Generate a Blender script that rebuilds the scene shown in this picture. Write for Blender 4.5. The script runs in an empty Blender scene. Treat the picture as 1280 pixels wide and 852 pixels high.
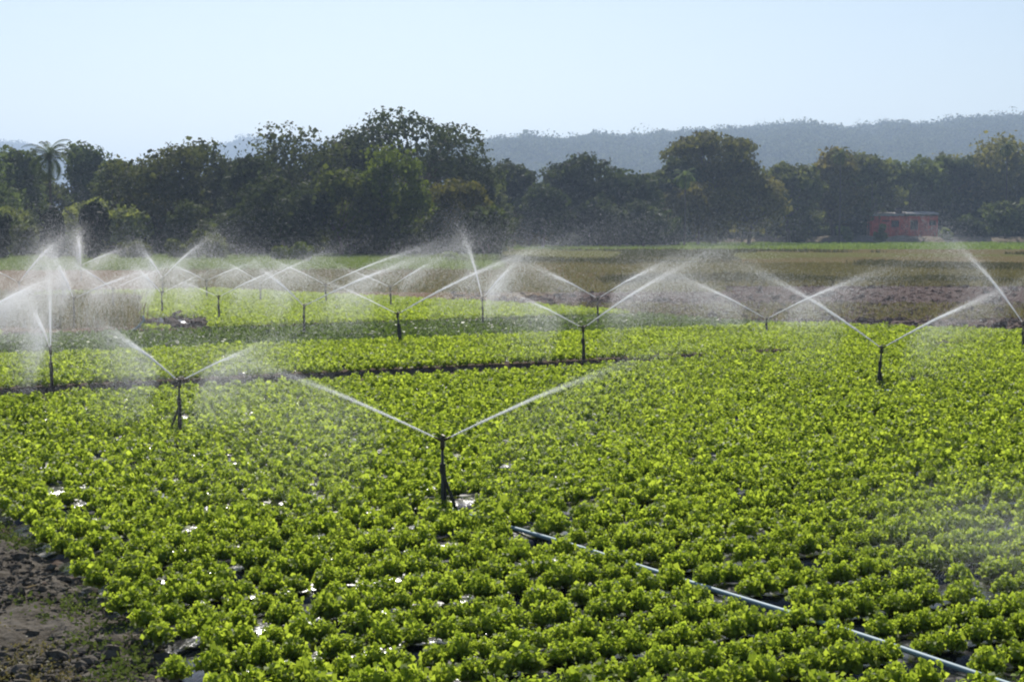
import bpy, math, random
import numpy as np
from mathutils import Vector
R = math.radians
random.seed(7)
rng = np.random.default_rng(7)
sc = bpy.context.scene
C = sc.collection

# ------------------------------------------------------------------ camera, sky, sun, exposure
CAM_H, F_PX, HOR = 3.8, 2050.0, 283.0
PITCH = math.atan((426 - HOR) / F_PX)
cd = bpy.data.cameras.new('camera'); cam = bpy.data.objects.new('camera', cd); C.objects.link(cam)
cam.location = (0, 0, CAM_H); cam.rotation_euler = (R(90) - PITCH, 0, 0)
cd.sensor_width = 36; cd.lens = F_PX / 1280 * 36; cd.clip_end = 20000; cd.clip_start = 0.5
cd.dof.use_dof = False
sc.camera = cam
SUN_EL, SUN_AZ = R(40), R(-6)          # azimuth from +Y towards +X
w = bpy.data.worlds.new('World'); sc.world = w; w.use_nodes = True
nt = w.node_tree; bg = nt.nodes['Background']
sky = nt.nodes.new('ShaderNodeTexSky'); sky.sky_type = 'NISHITA'; sky.sun_disc = False
sky.sun_elevation = SUN_EL; sky.sun_rotation = SUN_AZ
sky.air_density = 1.0; sky.dust_density = 0.8; sky.ozone_density = 1.6; sky.altitude = 0
nt.links.new(sky.outputs[0], bg.inputs[0]); bg.inputs[1].default_value = 0.070
ld = bpy.data.lights.new('sun', 'SUN'); sun = bpy.data.objects.new('sun', ld); C.objects.link(sun)
ld.energy = 4.9; ld.angle = R(0.5); ld.color = (1.0, 0.95, 0.87)
sd = Vector((math.sin(SUN_AZ) * math.cos(SUN_EL), math.cos(SUN_AZ) * math.cos(SUN_EL), math.sin(SUN_EL)))
sun.rotation_euler = (-sd).to_track_quat('-Z', 'Y').to_euler()
sc.view_settings.view_transform = 'Standard'; sc.view_settings.look = 'None'
sc.view_settings.exposure = 0.40; sc.view_settings.gamma = 1; sc.view_settings.use_curve_mapping = False
cy = sc.cycles
cy.max_bounces = 6; cy.diffuse_bounces = 4; cy.glossy_bounces = 2; cy.transmission_bounces = 3
cy.volume_bounces = 0; cy.transparent_max_bounces = 8; cy.filter_width = 2.1
cy.use_denoising = True; cy.sample_clamp_indirect = 4; cy.sample_clamp_direct = 12

# ------------------------------------------------------------------ geometry of the place
def ground_at(x, y, z=0.0):
    """point of the level z seen at photo pixel (x, y)"""
    cp, sp = math.cos(PITCH), math.sin(PITCH)
    a, b = x - 640, 426 - y
    d = (a, F_PX * cp + b * sp, -F_PX * sp + b * cp)
    t = (z - CAM_H) / d[2]
    return d[0] * t, d[1] * t
def to_px(X, Y, Z=0.0):
    cp, sp = math.cos(PITCH), math.sin(PITCH)
    zz = Z - CAM_H
    dep = Y * cp - zz * sp; up = Y * sp + zz * cp
    return 640 + F_PX * X / dep, 426 - F_PX * up / dep
def edge_u(v): return float(np.interp(v, [12.5, 17.5], [4.35, 4.95]))
BA = R(31); CU, SU = math.cos(BA), math.sin(BA)       # direction of the beds
def xy(u, v): return u * CU - v * SU, u * SU + v * CU
def uv(X, Y): return X * CU + Y * SU, -X * SU + Y * CU

# ------------------------------------------------------------------ helpers
def mesh_np(name, V, F, smooth=False):
    V = np.ascontiguousarray(V, dtype=np.float32); F = np.ascontiguousarray(F, dtype=np.int32)
    me = bpy.data.meshes.new(name); n, k = F.shape
    me.vertices.add(len(V)); me.vertices.foreach_set('co', V.ravel())
    me.loops.add(n * k); me.loops.foreach_set('vertex_index', F.ravel())
    me.polygons.add(n); me.polygons.foreach_set('loop_start', np.arange(0, n * k, k, dtype=np.int32))
    me.polygons.foreach_set('use_smooth', np.full(n, smooth, dtype=bool))
    me.update(calc_edges=True); return me
def add(name, me, mat=None, parent=None, loc=None):
    o = bpy.data.objects.new(name, me); C.objects.link(o)
    if mat is not None and not me.materials: me.materials.append(mat)
    if parent: o.parent = parent
    if loc is not None: o.location = loc
    return o
def tag(o, label=None, cat=None, group=None, kind=None):
    if label: o['label'] = label
    if cat: o['category'] = cat
    if group: o['group'] = group
    if kind: o['kind'] = kind
    return o
def empty(name, loc, rz=0):
    o = bpy.data.objects.new(name, None); C.objects.link(o); o.location = loc; o.rotation_euler.z = rz; return o
class MB:
    def __init__(s): s.v = []; s.f = []; s.n = 0
    def put(s, V, F):
        s.v.append(np.asarray(V, float)); s.f += [tuple(i + s.n for i in f) for f in F]; s.n += len(V)
    def tube(s, pts, rad, sides=8, caps=True):
        pts = [Vector(p) for p in pts]; V = []; F = []
        rad = rad if hasattr(rad, '__len__') else [rad] * len(pts)
        ref = Vector((0.13, 0.97, 0.21))
        for i, p in enumerate(pts):
            t = (pts[min(i + 1, len(pts) - 1)] - pts[max(i - 1, 0)]).normalized()
            a = t.cross(ref)
            if a.length < .1: a = t.cross(Vector((1, 0, 0)))
            a.normalize(); b = t.cross(a)
            for k in range(sides):
                q = 2 * math.pi * k / sides
                V.append(p + (a * math.cos(q) + b * math.sin(q)) * rad[i])
        for i in range(len(pts) - 1):
            for k in range(sides):
                k2 = (k + 1) % sides
                F.append((i * sides + k, i * sides + k2, (i + 1) * sides + k2, (i + 1) * sides + k))
        if caps:
            F.append(tuple(range(sides))[::-1]); F.append(tuple((len(pts) - 1) * sides + k for k in range(sides)))
        s.put([tuple(v) for v in V], F); return s
    def box(s, c, d, rz=0, bev=0):
        x, y, z = d[0] / 2, d[1] / 2, d[2] / 2
        V = [(i * x, j * y, k * z) for k in (-1, 1) for i, j in ((-1, -1), (1, -1), (1, 1), (-1, 1))]
        cr, sr = math.cos(rz), math.sin(rz)
        V = [(c[0] + a * cr - b * sr, c[1] + a * sr + b * cr, c[2] + e) for a, b, e in V]
        s.put(V, [(3, 2, 1, 0), (4, 5, 6, 7), (0, 1, 5, 4), (1, 2, 6, 5), (2, 3, 7, 6), (3, 0, 4, 7)]); return s
    def build(s, name, mat, parent=None, smooth=False, loc=None):
        me = bpy.data.meshes.new(name)
        me.from_pydata([tuple(p) for p in np.concatenate(s.v)], [], s.f); me.validate()
        if smooth: me.polygons.foreach_set('use_smooth', [True] * len(me.polygons))
        return add(name, me, mat, parent, loc)

# ------------------------------------------------------------------ materials
def nodes(name):
    m = bpy.data.materials.new(name); m.use_nodes = True; t = m.node_tree
    for n in list(t.nodes): t.nodes.remove(n)
    out = t.nodes.new('ShaderNodeOutputMaterial'); return m, t, out
def N(t, kind, **kw):
    n = t.nodes.new(kind)
    for k, v in kw.items(): setattr(n, k, v)
    return n
def noise(t, scale, detail=4, rough=.6, coord='Object', vec=None):
    tc = N(t, 'ShaderNodeTexCoord'); n = N(t, 'ShaderNodeTexNoise')
    n.inputs['Scale'].default_value = scale; n.inputs['Detail'].default_value = detail; n.inputs['Roughness'].default_value = rough
    t.links.new(vec if vec is not None else tc.outputs[coord], n.inputs['Vector']); return n.outputs['Fac']
def ramp(t, fac, stops):
    r = N(t, 'ShaderNodeValToRGB'); e = r.color_ramp.elements
    while len(e) < len(stops): e.new(.5)
    for k, (p, c) in enumerate(stops): e[k].position = p; e[k].color = (*c, 1)
    t.links.new(fac, r.inputs[0]); return r.outputs[0]
def soil(name, c1, c2, c3=None, s1=.6, s2=7, bump=.05, rough=.95, bscale=14, stretch=None):
    m, t, out = nodes(name)
    b = N(t, 'ShaderNodeBsdfPrincipled'); b.inputs['Roughness'].default_value = 1; b.inputs['Specular IOR Level'].default_value = 0
    vec = None
    if stretch:
        tc = N(t, 'ShaderNodeTexCoord'); mp = N(t, 'ShaderNodeMapping'); mp.inputs['Scale'].default_value = stretch
        mp.inputs['Rotation'].default_value = (0, 0, -.06)
        t.links.new(tc.outputs['Object'], mp.inputs[0]); vec = mp.outputs[0]
    a = ramp(t, noise(t, s1, 6, .65, vec=vec), [(.36, c1), (.64, c2)])
    mx = N(t, 'ShaderNodeMix', data_type='RGBA', blend_type='MIX')
    g = ramp(t, noise(t, s2, 5, .7), [(.45, (0, 0, 0)), (.62, (1, 1, 1))])
    t.links.new(g, mx.inputs[0]); t.links.new(a, mx.inputs[6]); mx.inputs[7].default_value = (*(c3 or c2), 1)
    t.links.new(mx.outputs[2], b.inputs['Base Color'])
    bm = N(t, 'ShaderNodeBump'); bm.inputs['Distance'].default_value = bump; bm.inputs['Strength'].default_value = 1
    t.links.new(noise(t, bscale, 6, .7), bm.inputs['Height']); t.links.new(bm.outputs[0], b.inputs['Normal'])
    t.links.new(b.outputs[0], out.inputs[0]); return m
def leaf(name, c1, c2, trans=.5, tcol=None, rough=.5, nscale=1.2, gloss=.3, island=True, objcol=False, back=None):
    m, t, out = nodes(name)
    if island:
        g = N(t, 'ShaderNodeNewGeometry'); rnd = g.outputs['Random Per Island']
        ad = N(t, 'ShaderNodeMath', operation='MULTIPLY_ADD'); ad.inputs[1].default_value = .6
        t.links.new(rnd, ad.inputs[0]); n1 = noise(t, nscale, 3)
        ml = N(t, 'ShaderNodeMath', operation='MULTIPLY'); ml.inputs[1].default_value = .5; t.links.new(n1, ml.inputs[0])
        t.links.new(ml.outputs[0], ad.inputs[2]); fac = ad.outputs[0]
    else: fac = noise(t, nscale, 3)
    col = ramp(t, fac, [(.15, c1), (.85, c2)])
    if objcol:
        oi = N(t, 'ShaderNodeObjectInfo'); mx = N(t, 'ShaderNodeMix', data_type='RGBA', blend_type='MULTIPLY'); mx.inputs[0].default_value = 1
        t.links.new(col, mx.inputs[6]); t.links.new(oi.outputs['Color'], mx.inputs[7]); col = mx.outputs[2]
    b = N(t, 'ShaderNodeBsdfPrincipled'); b.inputs['Roughness'].default_value = rough; b.inputs['Specular IOR Level'].default_value = gloss
    t.links.new(col, b.inputs['Base Color'])
    tr = N(t, 'ShaderNodeBsdfTranslucent')
    if tcol:
        mt = N(t, 'ShaderNodeMix', data_type='RGBA', blend_type='MULTIPLY'); mt.inputs[0].default_value = 1
        t.links.new(col, mt.inputs[6]); mt.inputs[7].default_value = (*tcol, 1); t.links.new(mt.outputs[2], tr.inputs[0])
    else: t.links.new(col, tr.inputs[0])
    ms = N(t, 'ShaderNodeMixShader'); ms.inputs[0].default_value = trans
    t.links.new(b.outputs[0], ms.inputs[1]); t.links.new(tr.outputs[0], ms.inputs[2]); t.links.new(ms.outputs[0], out.inputs[0]); return m
def plain(name, col, rough=.6, metal=0, var=.25, scale=8, bump=0):
    m, t, out = nodes(name)
    b = N(t, 'ShaderNodeBsdfPrincipled'); b.inputs['Roughness'].default_value = rough; b.inputs['Metallic'].default_value = metal
    c2 = tuple(min(1, c * (1 + var)) for c in col); c1 = tuple(c * (1 - var) for c in col)
    t.links.new(ramp(t, noise(t, scale, 5), [(.3, c1), (.7, c2)]), b.inputs['Base Color'])
    if bump:
        bm = N(t, 'ShaderNodeBump'); bm.inputs['Distance'].default_value = bump
        t.links.new(noise(t, scale * 2, 4), bm.inputs['Height']); t.links.new(bm.outputs[0], b.inputs['Normal'])
    t.links.new(b.outputs[0], out.inputs[0]); return m

M_lett = leaf('lettuce_leaf', (.115, .175, .025), (.335, .42, .075), trans=.62, tcol=(1.66, 1.62, .8), nscale=3, gloss=.22, rough=.55)
M_lett_far = M_lett
M_herb = leaf('herb_leaf', (.06, .105, .022), (.10, .16, .035), trans=.5, tcol=(1.4, 1.3, .8), nscale=1)
M_tree = leaf('tree_leaf', (.034, .046, .018), (.085, .10, .034), trans=.35, tcol=(1.9, 1.9, 1.2), nscale=.25, gloss=.06, rough=.7, objcol=True)
M_hill_leaf = leaf('hill_leaf', (.035, .055, .022), (.15, .17, .065), trans=.3, nscale=.02, gloss=.02, rough=.9)
M_weed = leaf('weed_leaf', (.09, .11, .028), (.20, .16, .06), trans=.5, nscale=2)
M_weed2 = leaf('edge_weed_leaf', (.07, .11, .02), (.15, .19, .04), trans=.45, nscale=2, gloss=.1, rough=.8)
M_dry = leaf('dry_grass', (.11, .11, .035), (.20, .17, .065), trans=.5, nscale=.05)
M_dark_tuft = leaf('dark_tuft', (.05, .055, .02), (.10, .095, .035), trans=.4, nscale=.05)
M_greengrass = leaf('green_grass', (.13, .20, .03), (.22, .28, .05), trans=.5, nscale=.05)
M_bark = plain('bark', (.11, .085, .065), .9, bump=.03, scale=3)
M_riser = plain('weathered_stake', (.045, .04, .038), .8, bump=.004, scale=30)
M_riser2 = plain('riser_pipe', (.06, .06, .065), .6, scale=30)
M_brass = plain('sprinkler_brass', (.07, .055, .04), .45, .5)
M_pipe = plain('pale_blue_pipe', (.24, .36, .42), .6, scale=3, var=.15)
M_soil = soil('field_soil', (.075, .055, .045), (.12, .09, .075), (.16, .13, .11), bump=.04)
M_path = soil('path_soil', (.12, .105, .088), (.22, .20, .17), (.085, .075, .06), s1=1.5, s2=9, bump=.05, bscale=12)
M_ground = soil('ground_soil', (.13, .11, .055), (.15, .14, .06), (.16, .12, .09), s1=.02, s2=.6, bump=.1, bscale=3)
M_plough_dark = soil('ploughed_soil', (.085, .062, .058), (.12, .09, .082), (.14, .11, .10), s1=.15, s2=1.5, bump=.15, bscale=3, stretch=(.3, 1.4, 1))
M_plough_pale = soil('ploughed_soil_pale', (.13, .10, .09), (.18, .14, .125), (.11, .085, .075), s1=.2, s2=2, bump=.15, bscale=3, stretch=(.3, 1.4, 1))
M_red_earth = soil('red_earth', (.12, .085, .05), (.15, .11, .06), (.12, .125, .045), s1=.06, s2=.8, bump=.1, bscale=2, stretch=(.3, 1.6, 1))
M_olive = soil('olive_grass', (.10, .10, .036), (.16, .13, .06), (.11, .135, .04), s1=.05, s2=.9, bump=.1, bscale=2, stretch=(.25, 1.6, 1))
M_pink = soil('pink_earth', (.17, .11, .08), (.20, .14, .095), (.15, .13, .06), s1=.06, s2=.9, bump=.1, bscale=2, stretch=(.3, 1.6, 1))
M_bright = soil('bright_grass', (.14, .24, .045), (.19, .27, .06), (.15, .21, .05), s1=.1, s2=1, bump=.1, bscale=2)
M_fargrass = soil('far_field_grass', (.15, .17, .05), (.19, .19, .06), (.13, .16, .05), s1=.1, s2=1, bump=.1, bscale=2)
M_bank = soil('bank_earth', (.26, .21, .165), (.32, .27, .22), (.16, .15, .09), s1=.15, s2=1.2, bump=.2, bscale=1.5)
M_hill = soil('hill_soil', (.05, .06, .028), (.08, .085, .04), s1=.01, s2=.05, bump=1, bscale=.1)

def mulch():
    m, t, out = nodes('plastic_mulch')
    b = N(t, 'ShaderNodeBsdfPrincipled'); b.inputs['Roughness'].default_value = .33
    b.inputs['Specular IOR Level'].default_value = .55
    dirt = ramp(t, noise(t, 3.5, 6, .7), [(.52, (.014, .014, .018)), (.68, (.045, .037, .030))])
    t.links.new(dirt, b.inputs['Base Color'])
    rr = ramp(t, noise(t, 3.5, 6, .7), [(.52, (.20,) * 3), (.68, (.5,) * 3)]); t.links.new(rr, b.inputs['Roughness'])
    bm = N(t, 'ShaderNodeBump'); bm.inputs['Distance'].default_value = .022
    t.links.new(noise(t, 8, 3, .5), bm.inputs['Height']); t.links.new(bm.outputs[0], b.inputs['Normal'])
    t.links.new(b.outputs[0], out.inputs[0]); return m
M_mulch = mulch()
def water():
    m, t, out = nodes('water_drops')
    d = N(t, 'ShaderNodeBsdfDiffuse'); d.inputs[0].default_value = (.93, .95, .98, 1)
    tr = N(t, 'ShaderNodeBsdfTranslucent'); tr.inputs[0].default_value = (.97, .98, 1, 1)
    ms = N(t, 'ShaderNodeMixShader'); ms.inputs[0].default_value = .65
    t.links.new(d.outputs[0], ms.inputs[1]); t.links.new(tr.outputs[0], ms.inputs[2]); t.links.new(ms.outputs[0], out.inputs[0]); return m
M_water = water()

# ------------------------------------------------------------------ ground and fields (setting)
def fnoise(x, y, seed, oct=4):
    r = np.random.default_rng(seed); s = 0
    for o in range(oct):
        for _ in range(3):
            a = r.uniform(0, 6.28); ph = r.uniform(0, 6.28); fq = 2 ** o * r.uniform(.8, 1.25)
            s = s + np.sin((x * math.cos(a) + y * math.sin(a)) * fq + ph) / 2 ** o / 2.2
    return s
def sheet(name, poly, z, mat, jit=.5, step=6):
    pts = []
    for i, p in enumerate(poly):
        q = poly[(i + 1) % len(poly)]; L = math.dist(p, q); n = max(1, min(80, int(L / step)))
        for k in range(n):
            s = k / n; jj = jit if k else 0
            pts.append((p[0] + (q[0] - p[0]) * s + random.uniform(-jj, jj), p[1] + (q[1] - p[1]) * s + random.uniform(-jj, jj), z))
    me = bpy.data.meshes.new(name); me.from_pydata(pts, [], [tuple(range(len(pts)))])
    return tag(add(name, me, mat), kind='structure')
G = 6500
me = bpy.data.meshes.new('ground'); me.from_pydata([(-G, -40, 0), (G, -40, 0), (G, 9000, 0), (-G, 9000, 0)], [], [(0, 1, 2, 3)])
tag(add('ground', me, M_ground), kind='structure')
def pxpoly(pts): return [ground_at(*p) for p in pts]
FAR_EDGE = [(-900, 346), (-300, 348), (0, 352), (250, 362), (500, 374), (640, 382), (760, 390), (900, 402), (1100, 411), (1280, 417), (1700, 430), (2400, 445)]
def far_y(x): return np.interp(x, [p[0] for p in FAR_EDGE], [p[1] for p in FAR_EDGE])
fp = [xy(4.6, -8), xy(4.6, 58)] + [ground_at(x, y) for x, y in [(-40, 418), (-60, 405), (175, 398), (150, 378), (-60, 372), (-900, 366)]] \
     + pxpoly(FAR_EDGE) + [xy(75, -8)]
sheet('field_ground', fp, .008, M_soil, .15, 4)
def path_relief():
    us = np.arange(-1.5, 5.0, .06); vs = np.arange(6.5, 40, .06); A, B = np.meshgrid(us, vs); X, Y = xy(A, B)
    z = .026 * fnoise(X * 2.2, Y * 2.2, 51, 3) + .032 * np.maximum(0, fnoise(X * 9, Y * 9, 52, 3)) + rng.normal(0, .004, A.shape) + .03
    z *= np.clip((5.0 - A) / .3, 0, 1) * np.clip((A + 1.5) / .4, 0, 1); z += .004
    n = len(us); V = np.stack([X.ravel(), Y.ravel(), z.ravel()], 1)
    i = (np.arange(len(vs) - 1)[:, None] * n + np.arange(n - 1)).ravel()
    tag(add('dirt_path', mesh_np('dirt_path', V, np.stack([i, i + 1, i + n + 1, i + n], 1)), M_path), kind='structure')
path_relief()
sheet('ploughed_ground', pxpoly([(560, 380), (640, 385), (760, 393), (900, 405), (1100, 414), (1280, 420), (2400, 448), (2400, 378), (1280, 378), (900, 377), (560, 374)]), .004, M_plough_pale, .8)
sheet('dark_ploughed_ground', pxpoly([(540, 374), (900, 378.5), (1280, 380), (2400, 382), (2400, 357), (1280, 357), (1000, 356), (760, 359), (540, 364)]), .012, M_plough_dark, .8)
sheet('olive_field_ground', pxpoly([(850, 357.5), (1000, 356.5), (1280, 357.5), (2600, 359), (2600, 331), (1280, 332), (1000, 331), (820, 327)]), .006, M_olive, 2)
sheet('red_field_ground', pxpoly([(-900, 372), (250, 362), (560, 378), (760, 359.5), (850, 358), (820, 326), (1000, 332), (1280, 333), (2600, 332), (2600, 313), (900, 312), (640, 314), (420, 334), (-900, 334)]), .009, M_red_earth, 2)
sheet('pink_field_ground', pxpoly([(-900, 371), (250, 361.5), (560, 374), (640, 374), (760, 361), (850, 357), (780, 345), (700, 334), (420, 336), (-900, 340)]), .014, M_pink, 2)
sheet('green_strip_ground', pxpoly([(760, 310), (900, 311), (1280, 311), (2600, 311), (2600, 303), (1280, 303), (900, 304), (820, 306)]), .02, M_bright, 1)
sheet('far_grass_ground', pxpoly([(-900, 335), (420, 335), (560, 328), (640, 322), (640, 312), (560, 313), (380, 317), (-900, 320)]), .016, M_fargrass, 2)
sheet('mid_grass_ground', pxpoly([(560, 330), (760, 327), (1000, 322), (1300, 320), (1300, 318), (1000, 316), (860, 313), (560, 312)]), .024, M_olive, 2)

# earth bank under the far trees on the right (a real rise)
def bank():
    X = np.linspace(35, 330, 160); prof = [(-6, -.2), (-4, .35), (-2.2, 1.0), (-.8, 1.35), (2, 1.45), (30, 1.4)]
    V = []
    for i, x in enumerate(X):
        for (dy, z) in prof:
            V.append((x + rng.normal(0, .2), 388 + dy + 1.5 * math.sin(x * .05) + rng.normal(0, .3), z * min(1, (x - 33) / 25) + (rng.normal(0, .12) if z > 0 and dy < 10 else 0)))
    k = len(prof); F = [(i * k + j, (i + 1) * k + j, (i + 1) * k + j + 1, i * k + j + 1) for i in range(len(X) - 1) for j in range(k - 1)]
    me = mesh_np('bank_ground', np.array(V), np.array(F), True); tag(add('bank_ground', me, M_bank), kind='structure')
bank()

# raised beds under plastic
def beds(name, vlo, vhi, mat):
    V = []; F = []; n0 = 0
    prof = [(-.56, -.02), (-.50, .06), (-.44, .13), (-.2, .15), (0, .155), (.2, .15), (.44, .13), (.50, .06), (.56, -.02)]
    for j in range(-1, 78):
        v = j * 1.25 + .3
        if 36 < v < 37 or 45.6 < v < 55.6 or v > 88 or not vlo < v < vhi: continue
        near = v < 30; step = .3 if v < 14 else (.6 if near else 2.5)
        us = np.arange(edge_u(v) - .08, 62, step) + rng.uniform(-.1, .1)
        ok = []
        for u in us:
            X, Y = xy(u, v); px, py = to_px(X, max(Y, 1), 0)
            ok.append(Y > 5 and -500 < px < 1900 and py > far_y(px) + 1.5 and (py < 1300) and not (px < 268 and 370 < py < 419))
        run = [u for u, o in zip(us, ok) if o]
        if len(run) < 2: continue
        k = len(prof)
        for a, u in enumerate(run):
            for dv, z in prof:
                jz = rng.normal(0, .012) if z > 0 else 0
                if a == 0: z = min(z, .0) - .02
                X, Y = xy(u + rng.normal(0, .02), v + dv + rng.normal(0, .015)); V.append((X, Y, z + jz))
        for a in range(len(run) - 1):
            if run[a + 1] - run[a] > step * 1.6: continue
            for b in range(k - 1):
                p = n0 + a * k + b; F.append((p, p + k, p + k + 1, p + 1))
        n0 += len(run) * k
    me = mesh_np(name, np.array(V), np.array(F), True)
    tag(add(name, me, mat), kind='structure')
for a_, b_, m_ in ((-5, 34.9, M_mulch), (34.9, 38.5, M_soil), (38.5, 45.6, M_mulch), (45.6, 90, M_soil)):
    beds('raised_bed_ground' if m_ is M_mulch else 'raised_soil_bed_ground', a_, b_, m_)

# ------------------------------------------------------------------ hills
def hill(name, prof, dist, depth, base_amp, seed, ncrown, forest_label, cr=5.0, lower=6):
    px = np.array([p[0] for p in prof]); py = np.array([p[1] for p in prof])
    XX = (px - 640) * dist / F_PX; ZZ = (HOR - py) * dist / F_PX + CAM_H - lower
    def zf(X, Y):
        t = np.clip((Y - (dist - depth)) / depth, 0, 1.6)
        top = np.interp(X * dist / np.maximum(Y, 100) * .5 + X * .5, XX, ZZ)
        s = np.where(t <= 1, np.sin(t * math.pi / 2) ** 1.2, np.cos((t - 1) * 1.2))
        wob = fnoise(X / 180, Y / 180, seed) * base_amp * np.clip(t * 2, 0, 1) * np.clip(1.15 - t, .12, 1)
        return np.maximum(top * s + wob, -2)
    xs = np.linspace(XX[0], XX[-1], 150); ys = np.linspace(dist - depth, dist + depth * .6, 60)
    A, B = np.meshgrid(xs, ys); Z = zf(A, B)
    V = np.stack([A.ravel(), B.ravel(), Z.ravel()], 1); n = len(xs)
    F = [(r_ * n + c, r_ * n + c + 1, (r_ + 1) * n + c + 1, (r_ + 1) * n + c) for r_ in range(len(ys) - 1) for c in range(n - 1)]
    me = mesh_np(name, V, np.array(F), True); tag(add(name, me, M_hill), kind='structure')
    # forest over it: crowns of leaf clumps
    X = rng.uniform(XX[0], XX[-1], ncrown); Y = dist - depth + depth * 1.12 * rng.uniform(0, 1, ncrown) ** .7
    vis = (np.abs(X / Y) < .36); X, Y = X[vis], Y[vis]; Z = zf(X, Y)
    r_ = cr * rng.lognormal(0, .3, len(X)); q = 44
    th = rng.uniform(0, 2 * np.pi, (len(X), q)); cz = rng.uniform(-.15, 1, (len(X), q)); sr = np.sqrt(np.maximum(0, 1 - cz ** 2))
    P = np.stack([sr * np.cos(th), sr * np.sin(th), cz * .9], 2)
    base = np.stack([X, Y, Z + r_ * .5], 1)[:, None, :] + P * r_[:, None, None] * rng.uniform(.7, 1.0, (len(X), q, 1))
    leaves_np('forest', base.reshape(-1, 3), (P + rng.normal(0, .45, P.shape)).reshape(-1, 3), cr * .24, M_hill_leaf, None, forest_label)
def leaf_quads(pos, nrm, size, sv=.35, asp=1.0):
    n = len(pos); nrm = nrm / (np.linalg.norm(nrm, axis=1, keepdims=True) + 1e-9)
    t = np.cross(nrm, rng.normal(0, 1, (n, 3))); t /= (np.linalg.norm(t, axis=1, keepdims=True) + 1e-9); b = np.cross(nrm, t)
    s = (size * np.exp(rng.normal(0, sv, n)))[:, None]
    a = t * s; c = b * s * asp
    V = np.stack([pos - a * .5 - c * .35, pos + a * .6 - c * .5, pos + a * .5 + c * .55, pos - a * .45 + c * .4], 1).reshape(-1, 3)
    F = np.arange(4 * n).reshape(-1, 4); return V, F
def leaves_np(name, pos, nrm, size, mat, parent=None, label=None, cat='forest'):
    V, F = leaf_quads(pos, nrm, size); o = add(name, mesh_np(name, V, F), mat, parent)
    if label: tag(o, label, cat, kind='stuff')
    return o
RIGHT = [(250, 262), (380, 210), (470, 185), (560, 174), (600, 172), (660, 167), (700, 171), (740, 163), (790, 166), (830, 158), (870, 153), (920, 150), (960, 144), (1000, 142), (1040, 148), (1100, 140), (1150, 144), (1200, 138), (1280, 136), (1500, 132), (1800, 150)]
LEFT = [(-500, 150), (-200, 158), (-60, 166), (0, 169), (30, 166), (60, 174), (100, 186), (150, 200), (200, 196), (240, 184), (290, 170), (320, 162), (360, 163), (450, 175), (600, 200), (800, 240)]
hill('hill', RIGHT, 2400, 1000, 14, 3, 12000, 'blue hazy forest covering the long hill range on the right', 7.5, 27)
hill('far_hill', LEFT, 4200, 1300, 12, 5, 9000, 'pale blue forest on the faraway hills at the left', 11, 44)

# ------------------------------------------------------------------ trees
def ell_lobes(n, W, H, z0, style, lean_right=0.0):
    """lobe centres and radii of a crown of width W from z0 up to H"""
    L = []
    hh = (H - z0) / 2; zc = z0 + hh
    tries = 0
    while len(L) < n and tries < 5000:
        tries += 1
        a = rng.uniform(0, 2 * np.pi); c = rng.uniform(-1, 1)
        if style == 'umbrella': c = rng.uniform(-.75, 1)
        r = rng.uniform(.45, 1) ** .6
        if style == 'umbrella': r = rng.uniform(.35, 1) ** .6
        s = math.sqrt(1 - c * c)
        rx = W / 2 * (.78 if style != 'umbrella' else .88)
        if style == 'cone': s *= 1.0 - (.45 + .45 * lean_right) * (c + 1) / 2
        L.append((r * s * math.cos(a) * rx, r * s * math.sin(a) * rx * .9, zc + r * c * hh * .82))
    L = np.array(L)
    rad = np.full(len(L), .17 * W) * np.exp(rng.normal(0, .28, len(L)))
    if style == 'umbrella': rad *= .62; L[:, 2] -= np.clip(L[:, 0] / W, 0, 1) * (H - z0) * .42 * lean_right
    if style == 'cone': rad = rad * 1.1
    return L, np.minimum(rad, hh * .55)
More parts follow.
